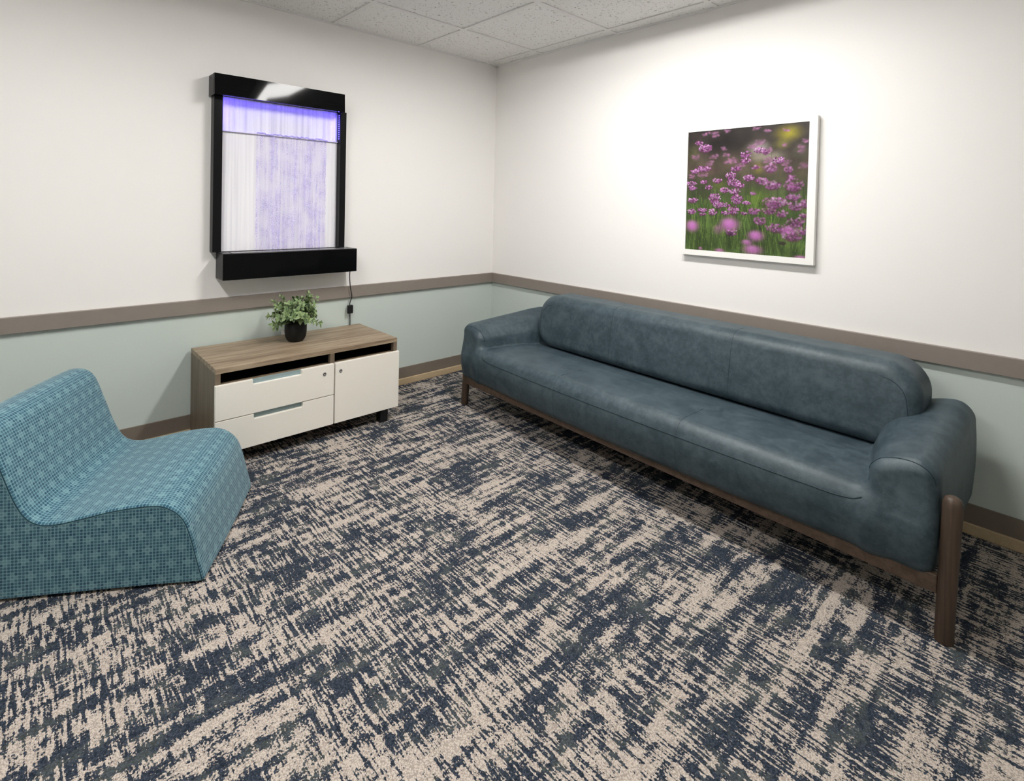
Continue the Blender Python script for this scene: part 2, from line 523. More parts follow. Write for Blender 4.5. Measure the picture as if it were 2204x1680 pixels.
# ------------------------------------------------------------------ sofa
SOFA_Y0, SOFA_Y1 = -0.578, -2.962      # outer faces of the two arms at the feet
ZS = 0.348                            # height of the seam along the front of the seat
def f_body(P):
    x, y, z = P[..., 0], P[..., 1], P[..., 2]
    Q = P.copy()
    # the front belly swells a little; the underside draws in
    belly = 0.026 * np.exp(-((z - 0.30) / 0.10) ** 2)
    yc = (SOFA_Y0 + SOFA_Y1) / 2
    bow = 0.034 * np.clip(1 - ((y - yc) / 1.1) ** 2, 0, 1)
    Q[..., 0] = np.where(x < -0.45, x + (belly + bow) * np.clip((-0.45 - x) / 0.25, 0, 1), x)
    # outer ends swell at arm height
    yc = (SOFA_Y0 + SOFA_Y1) / 2
    d = np.abs(y - yc)
    sw = 0.018 * np.exp(-((z - 0.39) / 0.22) ** 2)
    Qb = Q.copy()
    Qb[..., 1] = y - np.sign(y - yc) * sw * np.clip((d - 0.95) / 0.2, 0, 1)
    crown = 0.022 * np.clip(1 - ((y - yc) / 1.05) ** 2, 0, 1) ** 0.5 * (1 - 1.6 * np.clip((x + 0.52) / 0.20, 0, 1))
    Qs = Qb.copy(); 
    Qs[..., 2] = z - crown * np.clip((z - 0.33) / 0.05, 0, 1)
    seat = rbox(Qs, (-0.435, yc, 0.2825), (0.365, (SOFA_Y0 - SOFA_Y1) / 2, 0.1085), 0.055)
    out = seat
    for s, ye in ((1, SOFA_Y0), (-1, SOFA_Y1)):
        # arm: thickens to the back, crest rises a little to the back
        dd = (ye - y) * s                     # distance inwards from the outer face
        inner = lerp(x, -0.80, -0.35, 0.180, 0.252)
        inner = inner - np.clip((z - 0.39) / 0.17, 0, 1.1) * lerp(x, -0.80, -0.40, 0.008, 0.052)
        A = Qb.copy()
        A[..., 1] = ((ye - Qb[..., 1]) * s) * 0.2 / inner * 1.0
        top = 0.528 + (np.clip((x + 0.80) / 0.60, 0, 1)) * 0.042
        crest = (0.016 - 0.052 * np.clip((A[..., 1] - 0.06) / 0.14, 0, 1) ** 1.5 - 0.012 * np.clip(1 - A[..., 1] / 0.05, 0, 1)) * np.clip((z - 0.36) / 0.12, 0, 1)
        A[..., 2] = 0.185 + (z - crest - 0.175) * (0.55 - 0.185) / (top - 0.010 - 0.175)
        arm = rbox(A, (-0.435, 0.1, 0.3675), (0.362, 0.1, 0.1825), 0.045) * 1.0
        kx = lerp(x, -0.80, -0.72, 0.045, 0.008)
        k = np.where(z > ZS, kx, kx + np.clip((ZS - z) / 0.06, 0, 1) * (0.055 - kx))
        k = 0.002 + (k - 0.002) * np.clip((dd - inner + 0.075) / 0.07, 0, 1)
        out = smin(out, arm, k)
    return out

def f_back(P):
    Q = P.copy()
    lean = 0.12
    Q[..., 0] = P[..., 0] - (P[..., 2] - 0.40) * lean
    puff = 0.012 * np.clip(1 - ((P[..., 2] - 0.53) / 0.19) ** 2, 0, 1)
    Q[..., 0] = Q[..., 0] + np.where(P[..., 0] < -0.25, puff, 0)
    yc, hy = -1.838, 1.012
    # rounded outline in the y-z plane, then rounded over in x
    q = np.stack([np.abs(Q[..., 1] - yc) - (hy - 0.13), np.abs(Q[..., 2] - 0.556) - (0.169 - 0.13)], -1)
    d2 = np.linalg.norm(np.maximum(q, 0), axis=-1) + np.minimum(q.max(axis=-1), 0) - 0.13
    r = 0.055
    w = np.stack([d2 + r, np.abs(Q[..., 0] + 0.262) - (0.115 - r)], -1)
    return np.linalg.norm(np.maximum(w, 0), axis=-1) + np.minimum(w.max(axis=-1), 0) - r

sofa = thing('sofa', 'long blue-grey leather sofa with walnut legs along the right wall under the flower picture', 'sofa', (-0.44, -1.79, 0))
V, F, N = nets(f_body, (-0.90, -3.12, 0.12), (-0.02, -0.46, 0.66), 0.0115)
cen = V[F].mean(1)
seatm = (cen[:, 1] < -0.78) & (cen[:, 1] > -2.80) & (cen[:, 2] > ZS)
# arm/seat border follows the crease
inner0 = lerp(cen[:, 0], -0.80, -0.35, 0.180, 0.252) - np.clip((cen[:, 2] - 0.39) / 0.17, 0, 1.1) * lerp(cen[:, 0], -0.80, -0.40, 0.008, 0.052)
left_arm = (cen[:, 2] > ZS - 0.002) & (cen[:, 1] > SOFA_Y0 - inner0 - 0.004)
right_arm = (cen[:, 2] > ZS - 0.002) & (cen[:, 1] < SOFA_Y1 + inner0 + 0.004)
seatm = (cen[:, 2] > ZS) & ~left_arm & ~right_arm
basem = ~(seatm | left_arm | right_arm)
def upholster(name, V, F, N, parent):
    me, N2 = net_mesh(name, V, F, N)
    o = link(name, me, M_leather, parent, True)
    me.normals_split_custom_set_from_vertices(N2.tolist())
    return o
upholster('seat_base', V, F[basem], N, sofa)
upholster('seat_cushion', V, F[seatm], N, sofa)
upholster('armrest', V, F[left_arm], N, sofa)
upholster('armrest', V, F[right_arm], N, sofa)
Vb, Fb, Nb = nets(f_back, (-0.50, -2.95, 0.20), (-0.02, -0.72, 0.80), 0.0115)
bo = upholster('backrest', Vb, Fb, Nb, sofa)

def surf(field, c, d, tmax=0.6):
    c = np.array(c, float); d = np.array(d, float); d /= np.linalg.norm(d)
    ts = np.linspace(0, tmax, 240)
    v = field(c + ts[:, None] * d)
    k = np.argmax(v > 0)
    if k == 0: return c
    a, b = ts[k - 1], ts[k]
    for _ in range(20):
        m = (a + b) / 2
        if field((c + m * d)[None])[0] > 0: b = m
        else: a = m
    return c + a * d

def seam(name, pts, r, parent, mat=M_seam):
    return link(name, tube_mesh(name, [tuple(p) for p in pts], r, 6), mat, parent, True)
# piping along the front of the seat, curling up at both ends
pts = []
for y in np.linspace(-0.80, -2.785, 90):
    e = min((-0.80 - y) / 0.10, (y + 2.785) / 0.10, 1.0)
    z = ZS + (1 - math.sqrt(max(0, 1 - (1 - e) ** 2))) * 0.02
    pts.append(surf(f_body, (-0.55, y, z), (-1, 0, 0)))
seam('piping', pts, 0.0022, sofa)
for y in (-1.43, -2.13):
    ps = [surf(f_body, (-0.55, y, 0.29), (-math.cos(a), 0, math.sin(a))) for a in np.linspace(-0.45, 1.05, 50)]
    seam('seat_seam', ps, 0.0008, sofa)
    ps = [surf(f_back, (-0.25, y + 0.005, 0.52), (-math.cos(a), 0, math.sin(a))) for a in np.linspace(-0.7, 1.7, 60)]
    seam('back_seam', ps, 0.0009, bo if False else sofa)
# boxing seams on the ends of the backrest, and round the tops of the arm fronts
for s in (1, -1):
    cy = -1.838 + s * (1.012 - 0.13)
    ps = [surf(f_back, (-0.30, cy, z), (-0.75, s, 0)) for z in np.linspace(0.50, 0.59, 6)]
    ps += [surf(f_back, (-0.30, cy, 0.595), (-0.75, s * math.cos(a), math.sin(a))) for a in np.linspace(0.0, 1.5, 30)]
    seam('boxing_seam', ps, 0.0012, sofa)
for s, ye, yi in ((1, SOFA_Y0, -0.785), (-1, SOFA_Y1, -2.80)):
    ym = ye - s * 0.10
    ps = []
    for a in np.linspace(0.0, PI, 50):
        dy = math.cos(a) * s; dz = math.sin(a)
        ps.append(surf(f_body, (-0.70, ym, 0.40), (-0.62, dy * 0.8, 0.35 + dz * 0.65)))
    seam('arm_seam', ps[4:-2], 0.0016, sofa)
# walnut frame
LEGS = [(-0.778, -0.583, 1, 0.455), (-0.778, -2.997, -1, 0.455), (-0.125, -0.78, 1, 0.2), (-0.125, -2.80, -1, 0.2)]
for lx, ly, sy, lh in LEGS:
    pr = [(0.0225, 0.0), (0.0238, 0.004), (0.0245, lh * 0.5), (0.0252, lh - 0.036), (0.0242, lh - 0.019), (0.020, lh - 0.008), (0.012, lh - 0.002), (0.002, lh)]
    o = link('leg', lathe_mesh('leg', pr, 28), M_walnut, sofa)
    o.location = (lx - sofa.location.x, ly - sofa.location.y, 0)
    o.rotation_euler = ((0.07 if sy > 0 else 0.022) if lh > 0.3 else 0, 0, 0)
boxes('front_beam', [(-0.792, -0.766, -2.978, -0.602, 0.142, 0.200)], M_walnutx, sofa, bev=0.004)
boxes('rear_beam', [(-0.137, -0.113, -2.90, -0.66, 0.142, 0.200)], M_walnutx, sofa, bev=0.004)
sofa.rotation_euler = (0, 0, -0.028)      # stands very slightly askew to the wall

# ------------------------------------------------------------------ lounge chair
CH_A = Vector((-2.466, -1.274, 0)); CH_ANG = math.radians(-31.5); CH_W = 0.620
chair = thing('lounge_chair', 'armless low lounge chair in teal fabric with navy dots at the left edge', 'chair', tuple(CH_A), CH_ANG)
ctrl = [(0.002, 0.012), (-0.018, 0.09), (-0.036, 0.164), (-0.060, 0.228), (-0.102, 0.270), (-0.158, 0.288), (-0.27, 0.284), (-0.37, 0.268),
        (-0.44, 0.259), (-0.487, 0.265), (-0.522, 0.292), (-0.553, 0.351), (-0.588, 0.448), (-0.622, 0.540), (-0.648, 0.576), (-0.688, 0.592),
        (-0.735, 0.585), (-0.772, 0.548), (-0.800, 0.46), (-0.828, 0.30), (-0.842, 0.16), (-0.840, 0.014)]
ctrl = [(a * 1.02, b - (0.022 * abs(a) / 0.7 if b > 0.05 else 0)) for a, b in ctrl]
prof = catmull(ctrl, 6)
arc = [0.0]
for a, b in zip(prof[:-1], prof[1:]): arc.append(arc[-1] + float(np.linalg.norm(b - a)))
pn = []
for i in range(len(prof)):
    a = prof[max(i - 1, 0)]; b = prof[min(i + 1, len(prof) - 1)]
    d = (b - a) / np.linalg.norm(b - a)
    pn.append(np.array([d[1], -d[0]]))      # outward (to the right of travel, i.e. away from the body)
cols = [(0.0, 0.010), (0.0015, 0.005), (0.005, 0.0015), (0.012, 0.0)] + [(w_, 0.0) for w_ in np.linspace(0.05, CH_W - 0.05, 12)] + \
       [(CH_W - 0.012, 0.0), (CH_W - 0.005, 0.0015), (CH_W - 0.0015, 0.005), (CH_W, 0.010)]
verts, faces, uvs = [], [], []
nc = len(cols)
for i, p in enumerate(prof):
    for (w_, ins) in cols:
        puff = 0.006 * math.sin(PI * w_ / CH_W)
        q = p + pn[i] * (puff - ins)
        verts.append((q[0], w_, q[1])); uvs.append((w_, arc[i]))
for i in range(len(prof) - 1):
    for j in range(nc - 1):
        a = i * nc + j
        faces.append((a, a + nc, a + nc + 1, a + 1))
me = mesh_of('cover', verts, faces, True)
uvl = me.uv_layers.new(name='UVMap')
for l in me.loops: uvl.data[l.index].uv = uvs[l.vertex_index]
bm = bmesh.new(); bm.from_mesh(me); bmesh.ops.recalc_face_normals(bm, faces=bm.faces); bm.to_mesh(me); bm.free()
link('cover', me, M_fabric, chair)
for side, w_ in ((0, 0.0), (1, CH_W)):
    outl = [p - pn[i] * 0.010 for i, p in enumerate(prof)]
    bm = bmesh.new()
    vs = [bm.verts.new((q[0], w_, q[1])) for q in outl]
    # bottom hem with a slight arch
    for t in (0.8, 0.6, 0.4, 0.2):
        vs.append(bm.verts.new((outl[0][0] + (outl[-1][0] - outl[0][0]) * (t), w_, 0.012)))
    f = bm.faces.new(vs)
    bmesh.ops.triangulate(bm, faces=[f])
    me = bpy.data.meshes.new('side_panel')
    bm.normal_update()
    if (bm.faces[:][0].normal.y > 0) != (side == 1): bmesh.ops.reverse_faces(bm, faces=bm.faces)
    bm.to_mesh(me); bm.free()
    uvl = me.uv_layers.new(name='UVMap')
    for l in me.loops:
        c = me.vertices[l.vertex_index].co
        uvl.data[l.index].uv = (c.x + 0.003, c.z)
    link('side_panel', me, M_fabric, chair)
    off = -0.0014 if side == 0 else CH_W + 0.0014
    link('seam', tube_mesh('seam', [((p - pn[i] * 0.006)[0], off + (0.0018 if side == 0 else -0.0018), (p - pn[i] * 0.006)[1]) for i, p in enumerate(prof)], 0.0015, 6), M_pipe, chair)
boxes('base', [(-0.825, -0.015, 0.012, CH_W - 0.012, 0.014, 0.03)], M_blackp, chair, world=False)
for gx in (-0.78, -0.06):
    for gy in (0.06, CH_W - 0.06):
        o = link('glide', lathe_mesh('glide', [(0.018, 0.0), (0.02, 0.003), (0.02, 0.014)], 20), M_blackp, chair)
        o.location = (gx, gy, 0)

# ------------------------------------------------------------------ credenza
CX0, CX1, CYB, CYF = -2.236, -1.224, -0.024, -0.500
FY = CYF - 0.020
cred = thing('credenza', 'low grey-oak credenza with off-white drawers and door below the wall fountain', 'cabinet', ((CX0 + CX1) / 2, CYF / 2, 0))
ZC = 0.4945
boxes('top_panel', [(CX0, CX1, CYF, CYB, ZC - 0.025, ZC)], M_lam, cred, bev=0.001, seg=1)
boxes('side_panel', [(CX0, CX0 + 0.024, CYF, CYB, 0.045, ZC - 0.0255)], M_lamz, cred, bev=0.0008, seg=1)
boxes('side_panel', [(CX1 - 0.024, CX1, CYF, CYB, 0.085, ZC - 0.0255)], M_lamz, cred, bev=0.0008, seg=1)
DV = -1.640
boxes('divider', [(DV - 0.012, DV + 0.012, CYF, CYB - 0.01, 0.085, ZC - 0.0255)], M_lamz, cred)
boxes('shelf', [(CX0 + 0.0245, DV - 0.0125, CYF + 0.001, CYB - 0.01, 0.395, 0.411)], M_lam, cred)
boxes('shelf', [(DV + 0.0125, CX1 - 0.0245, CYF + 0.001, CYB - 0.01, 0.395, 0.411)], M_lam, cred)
M_niche_shade = simple('niche_shade_black', (0.006, 0.005, 0.005), 0.9, 0.05)  # near-black sheets added to paint the shade inside the open niches
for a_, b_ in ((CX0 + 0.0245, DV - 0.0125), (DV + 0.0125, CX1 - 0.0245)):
    boxes('niche_shade', [(a_, b_, CYF + 0.045, CYB - 0.012, 0.4112, 0.4128), (a_, b_, CYF + 0.012, CYB - 0.012, ZC - 0.0272, ZC - 0.0258),
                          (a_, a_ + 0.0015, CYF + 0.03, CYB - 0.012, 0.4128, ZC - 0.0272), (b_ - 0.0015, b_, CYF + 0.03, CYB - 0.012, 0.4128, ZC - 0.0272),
                          (a_, b_, CYB - 0.014, CYB - 0.012, 0.4128, ZC - 0.0272)], M_niche_shade, cred)
boxes('bottom_panel', [(CX0 + 0.0245, CX1 - 0.0245, CYF, CYB, 0.085, 0.102)], M_lam, cred)
boxes('back_panel', [(CX0 + 0.0245, CX1 - 0.0245, CYB - 0.009, CYB - 0.001, 0.1025, ZC - 0.0255)], M_dark, cred)

def front(name, x0, x1, z0, z1, notch=None):
    """a slab front; notch=(nx0, nx1, depth) is a rounded pull cut into its top edge"""
    out = [(x0, z0), (x1, z0), (x1, z1)]
    if notch:
        a, b, d = notch; r = 0.007
        out += [(b, z1)]
        out += [(b - r + r * math.cos(t), z1 - d + r + r * math.sin(t)) for t in np.linspace(0, -PI / 2, 6)]
        out += [(a + r + r * math.cos(t), z1 - d + r + r * math.sin(t)) for t in np.linspace(-PI / 2, -PI, 6)]
        out += [(a, z1)]
    out += [(x0, z1)]
    bm = bmesh.new()
    vs = [bm.verts.new((x, FY, z)) for x, z in out]
    f = bm.faces.new(vs)
    r_ = bmesh.ops.extrude_face_region(bm, geom=[f])
    for v in [g for g in r_['geom'] if isinstance(g, bmesh.types.BMVert)]: v.co.y = CYF - 0.0008
    bmesh.ops.recalc_face_normals(bm, faces=bm.faces)
    es = [e for e in bm.edges if all(abs(v.co.y - FY) < 1e-6 for v in e.verts)]
    bmesh.ops.bevel(bm, geom=es, offset=0.0012, segments=2, affect='EDGES')
    me = bpy.data.meshes.new(name); bm.to_mesh(me); bm.free()
    return link(name, me, M_front, cred, True)
def sub(name, me, mat, parent):          # a sub-part: parent sits at identity inside the thing
    o = link(name, me, mat, parent)
    me.transform(Matrix.Translation(cred.location).inverted())
    return o
def lock(parent, x, z):
    me = lathe_mesh('lock', [(0.0095, 0), (0.0095, 0.002), (0.0085, 0.003), (0.004, 0.0032), (0.0038, 0.0022), (0.0005, 0.0022)], 24)
    me.transform(Matrix.Translation((x, FY - 0.0002, z)) @ Matrix.Rotation(PI / 2, 4, 'X'))
    return sub('lock', me, M_steel, parent)
def recess(parent, a, b, zt, d):
    bm = bmesh.new(); box_bm(bm, a, b, CYF - 0.0012, CYF + 0.0008, zt - d - 0.004, zt - 0.001)
    me = bpy.data.meshes.new('finger_pull'); bm.to_mesh(me); bm.free()
    return sub('finger_pull', me, M_recess, parent)
d1 = front('drawer', CX0 - 0.004, -1.6385, 0.2475, 0.417, (-2.068, -1.820, 0.025))
d2 = front('drawer', CX0 - 0.004, -1.6385, 0.082, 0.2435, (-2.062, -1.812, 0.025))
dr = front('door', -1.6305, -1.2205, 0.082, 0.417)
recess(d1, -2.068, -1.820, 0.417, 0.025); recess(d2, -2.062, -1.812, 0.2455, 0.025)
lock(d1, -1.694, 0.371); lock(dr, -1.600, 0.371)
for lx in (-2.17, -1.305):
    for ly in (-0.475, -0.09):
        boxes('foot', [(lx - 0.025, lx + 0.025, ly - 0.025, ly + 0.025, 0.0, 0.085)], M_blackp, cred, bev=0.002)

# ------------------------------------------------------------------ wall fountain
fo = thing('wall_fountain', 'black framed wall water fountain with violet-lit water panel above the credenza', 'water fountain', (-1.75, 0, 0.866))
HX0, HX1, HZ0, HZ1, HY = -2.158, -1.400, 1.878, 1.992, -0.118
# header: a hood whose glossy face is faintly bowed
nx, nz = 80, 10
GX = np.linspace(HX0, HX1, 200)      # how the face of the hood is warped along its length
gs = np.interp(GX, [-2.158, -2.02, -1.95, -1.88, -1.76, -1.60, -1.40], [-0.030, -0.030, 0.008, 0.042, 0.012, 0.0, -0.008])
GY = np.concatenate([[0], np.cumsum((gs[1:] + gs[:-1]) / 2 * np.diff(GX))])
verts, faces = [], []
for i in range(nx + 1):
    for k in range(nz + 1):
        u = i / nx; v = k / nz
        x = HX0 + (HX1 - HX0) * u; z = HZ0 + (HZ1 - HZ0) * v
        bow = -0.006 * v - float(np.interp(x, GX, GY))
        verts.append((x, HY - bow, z))
b0 = len(verts)
for i in range(nx): 
    for k in range(nz):
        a = i * (nz + 1) + k
        faces.append((a, a + nz + 1, a + nz + 2, a + 1))
nfr = len(verts)
verts += [(v[0], HY + 0.0198, v[2]) for v in verts[:nfr]]
R_ = nz + 1
for i in range(nx):
    a = i * R_; faces.append((a + nfr, a + R_ + nfr, a + R_, a)); a += nz; faces.append((a, a + R_, a + R_ + nfr, a + nfr))
for k in range(nz):
    a = k; faces.append((a, a + 1, a + 1 + nfr, a + nfr)); a = nx * R_ + k; faces.append((a + nfr, a + 1 + nfr, a + 1, a))
me = mesh_of('header_face', verts, faces, True)
me.polygons.foreach_set('use_smooth', [p_.index < nx * nz for p_ in me.polygons])
me.set_sharp_from_angle(angle=0.8)
link('header_face', me, M_gloss, fo, True)
boxes('header', [(HX0, HX1, HY + 0.0195, -0.001, HZ1 - 0.003, HZ1), (HX0, HX0 + 0.003, HY + 0.012, -0.001, HZ0, HZ1 - 0.003), (HX1 - 0.003, HX1, HY + 0.012, -0.001, HZ0, HZ1 - 0.003),
                 (HX0 + 0.003, HX1 - 0.003, HY + 0.0195, HY + 0.0225, HZ0, HZ1 - 0.003), (HX0 + 0.003, HX1 - 0.003, HY + 0.0225, -0.062, HZ0 + 0.012, HZ0 + 0.016)], M_gloss2, fo, bev=0.0006, seg=1)
PZ0, PZ1 = 1.016, 1.89
PXL, PXR = (-2.145, -2.100), (-1.400, -1.360)
boxes('post', [(PXL[0], PXL[1], -0.060, -0.001, PZ0, PZ1 - 0.002)], M_gloss2, fo, bev=0.002)
boxes('post', [(PXR[0], PXR[1], -0.060, -0.001, PZ0, PZ1 - 0.002)], M_gloss2, fo, bev=0.002)
TX0, TX1, TZ0, TZ1, TY = -2.112, -1.312, 0.866, 1.013, -0.140
boxes('basin', [(TX0, TX1, TY, -0.001, TZ0, TZ1)], M_gloss2, fo, bev=0.0025)
me_ = boxes('basin_face', [(TX0 + 0.004, TX1 - 0.004, TY - 0.0015, TY - 0.0002, TZ0 + 0.004, TZ1 - 0.003)], M_gloss, fo)
boxes('basin_top', [(TX0 + 0.05, TX1 - 0.05, TY + 0.004, -0.064, TZ1, TZ1 + 0.0025)], simple('brushed_grey_lid', (0.16, 0.155, 0.16), 0.25, 0.5), fo)
# slots in the left ends
for (y, z) in ((-0.040, HZ1 - 0.016),):
    boxes('mounting_slot', [(HX0 - 0.0006, HX0 + 0.0004, y - 0.016, y + 0.010, z - 0.005, z + 0.005)], M_blackp, fo, bev=0.0002)
boxes('mounting_slot', [(TX0 - 0.0006, TX0 + 0.0004, -0.116, -0.092, TZ0 + 0.015, TZ0 + 0.025)], M_blackp, fo, bev=0.0002)

def mat_panel():
    t = NT('fountain_back_panel'); p = t.pos()
    n = t.noise(t.scale(p, (60, 1, 1.2)), 1, 3, 0.5)
    t.base(t.mix(t.step(n, 0.3, 0.7), (0.80, 0.79, 0.85), (0.93, 0.92, 0.96)), 0.35, 0.4)
    return t.m
boxes('back_panel', [(PXL[1] - 0.001, PXR[0] + 0.001, -0.012, -0.002, PZ0, HZ0 + 0.01)], mat_panel(), fo)
def mat_water():
    t = NT('running_water'); p = t.pos(); s = t.xyz(p)
    fine = t.noise(t.scale(p, (300, 1, 170)), 1, 4, 0.7)
    col = t.noise(t.scale(p, (75, 1, 1.6)), 1, 4, 0.6)
    big = t.noise(t.scale(p, (12, 1, 9)), 1, 2, 0.5)
    v = t.math('ADD', t.math('MULTIPLY', fine, 0.36), t.math('ADD', t.math('MULTIPLY', col, 0.42), t.math('MULTIPLY', big, 0.22)))
    a = t.step(v, 0.43, 0.60)
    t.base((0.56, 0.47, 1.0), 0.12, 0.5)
    t.val(t.b.inputs['Alpha'], t.math('MULTIPLY_ADD', a, 0.36, 0.10))
    t.bump(fine, 0.6, 0.003)
    return t.m
def mat_film():
    t = NT('reeded_film'); p = t.pos()
    col = t.noise(t.scale(p, (48, 1, 0.5)), 1, 2, 0.5)
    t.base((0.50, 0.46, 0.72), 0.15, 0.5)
    t.val(t.b.inputs['Alpha'], t.math('MULTIPLY', t.step(col, 0.42, 0.72), 0.35))
    t.bump(col, 0.5, 0.004)
    return t.m
# sheet of falling water: a rippled film in the middle of the panel
random.seed(5)
nx, nz = 90, 160
WX0, WX1, WZ0, WZ1 = -1.905, -1.475, PZ0 + 0.001, 1.702
verts, faces = [], []
ph = [random.uniform(0, 6.28) for _ in range(8)]
for i in range(nx + 1):
    for k in range(nz + 1):
        x = WX0 + (WX1 - WX0) * i / nx; z = WZ0 + (WZ1 - WZ0) * k / nz
        y = -0.0185 - 0.0012 * math.sin(x * 210 + ph[0] + 0.6 * math.sin(z * 9 + ph[1])) - 0.0008 * math.sin(z * 160 + x * 60 + ph[2])
        verts.append((x, y, z))
for i in range(nx):
    for k in range(nz):
        a = i * (nz + 1) + k
        faces.append((a, a + nz + 1, a + nz + 2, a + 1))
link('water_sheet', mesh_of('water_sheet', verts, faces, True), mat_water(), fo, True)
# upper reeded film and the lip it runs over
verts, faces = [], []
nx = 160
for i in range(nx + 1):
    x = PXL[1] + (PXR[0] - PXL[1]) * i / nx
    y = -0.022 - 0.0015 * math.sin(x * 150 + 1.3 * math.sin(x * 31))
    verts += [(x, y, 1.700), (x, y, HZ0 + 0.008)]
for i in range(nx): faces.append((2 * i, 2 * i + 2, 2 * i + 3, 2 * i + 1))
link('upper_film', mesh_of('upper_film', verts, faces, True), mat_film(), fo, True)
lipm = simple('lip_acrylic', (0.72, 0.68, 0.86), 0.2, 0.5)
boxes('water_lip', [(PXL[1], PXR[0], -0.027, -0.0125, 1.693, 1.699)], lipm, fo, bev=0.0015)
# the swell of water spilling over the lip
random.seed(8)
sp_ = [(WX0 + (WX1 - WX0) * q / 60, -0.026 + random.uniform(-.001, .001), 1.7005 + 0.0035 * math.sin(q * 0.5 + math.sin(q * 0.9)) + random.uniform(-.001, .001)) for q in range(61)]
def mat_spill():
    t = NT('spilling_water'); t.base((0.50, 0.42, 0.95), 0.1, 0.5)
    t.val(t.b.inputs['Alpha'], t.math('MULTIPLY_ADD', t.noise(t.scale(t.pos(), (120, 1, 120)), 1, 2), 0.7, 0.15)); return t.m
link('spill', tube_mesh('spill', sp_, [0.0045 + random.uniform(-.0012, .0012) for _ in sp_], 8), mat_spill(), fo, True)
# violet lights: a short strip of diodes on the inner face of each post
for sx, px in ((1, PXL[1]), (-1, PXR[0])):
    st = boxes('led_strip', [(px + sx * 0.0002, px + sx * 0.002, -0.050, -0.030, 1.71, 1.872)], simple('led_strip_base', (0.03, 0.01, 0.30), 0.4), fo)
    bm = bmesh.new()
    for k in range(12):
        for yy in (-0.045, -0.035):
            z = 1.717 + k * 0.0135
            box_bm(bm, px + sx * 0.002 - 0.001, px + sx * 0.002 + 0.001, yy - 0.002, yy + 0.002, z - 0.002, z + 0.002)
    me = bpy.data.meshes.new('diodes'); bm.to_mesh(me); bm.free()
    o = link('diodes', me, M_led, st); me.transform(Matrix.Translation(fo.location).inverted())
    L = bpy.data.lights.new('led_glow', 'AREA'); L.shape = 'RECTANGLE'; L.size = 0.15; L.size_y = 0.012
    L.color = (0.10, 0.07, 1.0); L.energy = LED * 0.045
    lo = bpy.data.objects.new('led_glow', L); COL.objects.link(lo)
    lo.parent = fo
    lo.location = Vector((px + sx * 0.005, -0.040, 1.79)) - fo.location
    lo.rotation_euler = (0, -sx * PI / 2, 0)
# the strip along the underside of the hood
L = bpy.data.lights.new('led_glow', 'AREA'); L.shape = 'RECTANGLE'; L.size = 0.66; L.size_y = 0.008
L.color = (0.14, 0.08, 1.0); L.energy = LED * 0.06
lo = bpy.data.objects.new('led_glow', L); COL.objects.link(lo); lo.parent = fo
lo.location = Vector((-1.752, -0.040, HZ0 + 0.008)) - fo.location

# ------------------------------------------------------------------ power cord with its in-line switch
cord = thing('power_cord', 'thin black power cord with in-line switch hanging from the fountain', 'power cord', (-1.30, -0.03, 0.60))
cp = catmull([(-1.312, -0.05, 0.868), (-1.312, -0.045, 0.82), (-1.304, -0.040, 0.755), (-1.290, -0.036, 0.685), (-1.300, -0.032, 0.645), (-1.300, -0.030, 0.615), (-1.296, -0.028, 0.585),
              (-1.290, -0.016, 0.54), (-1.287, -0.012, 0.50), (-1.287, -0.011, 0.42), (-1.290, -0.011, 0.33), (-1.30, -0.012, 0.26)], 6)
link('cable', tube_mesh('cable', cp, 0.0032, 8), M_blackp, cord, True)
sw = boxes('switch', [(-1.316, -1.278, -0.040, -0.019, 0.572, 0.628)], M_blackp, cord, bev=0.006, seg=3)
# ------------------------------------------------------------------ outlet behind the pot
ot = thing('wall_outlet', 'white wall outlet plate peeking out behind the black plant pot', 'wall outlet', (-1.703, 0, 0.45))
boxes('plate', [(-1.740, -1.666, -0.006, -0.0005, 0.398, 0.516)], M_whitep, ot, bev=0.0015)
for z in (0.425, 0.475): boxes('socket', [(-1.719, -1.687, -0.0075, -0.0062, z - 0.014, z + 0.014)], M_whitep, ot, bev=0.0005)

# ------------------------------------------------------------------ potted plant
PC = (-1.731, -0.205, ZC)
pl = thing('potted_plant', 'small leafy green plant in a black pot standing on the credenza', 'potted plant', PC)
prf = [(0.030, 0.0), (0.040, 0.002), (0.050, 0.012), (0.058, 0.030), (0.0615, 0.055), (0.0620, 0.108), (0.0605, 0.110), (0.0585, 0.108), (0.0580, 0.092)]
link('pot', lathe_mesh('pot', prf, 48), M_pot, pl)
link('soil', lathe_mesh('soil', [(0.057, 0.088), (0.057, 0.093), (0.03, 0.097), (0.002, 0.098)], 32), simple('soil', (0.02, 0.014, 0.01), 0.95, 0.1, var=0.4, vs=200), pl)
def mat_leaf():
    t = NT('leaf'); a = t.n('ShaderNodeAttribute', attribute_name='tint')
    p = t.coord(); uv = t.xyz(t.coord('UV'))
    c = t.mix(a.outputs['Fac'], (0.065, 0.140, 0.040), (0.38, 0.50, 0.21))
    edge = t.step(t.math('ABSOLUTE', t.math('SUBTRACT', uv[0], 0.5)), 0.26, 0.46)
    c = t.mix(t.math('MULTIPLY', edge, 0.65), c, (0.42, 0.50, 0.33))
    t.base(t.mix(t.math('MULTIPLY', t.noise(p, 90, 2), 0.4), c, (0.10, 0.17, 0.07)), 0.5, 0.4)
    t.b.inputs['Subsurface Weight'].default_value = 0.0
    return t.m
rng = random.Random(11)
lv, lf, lt, luv = [], [], [], []
stems = []
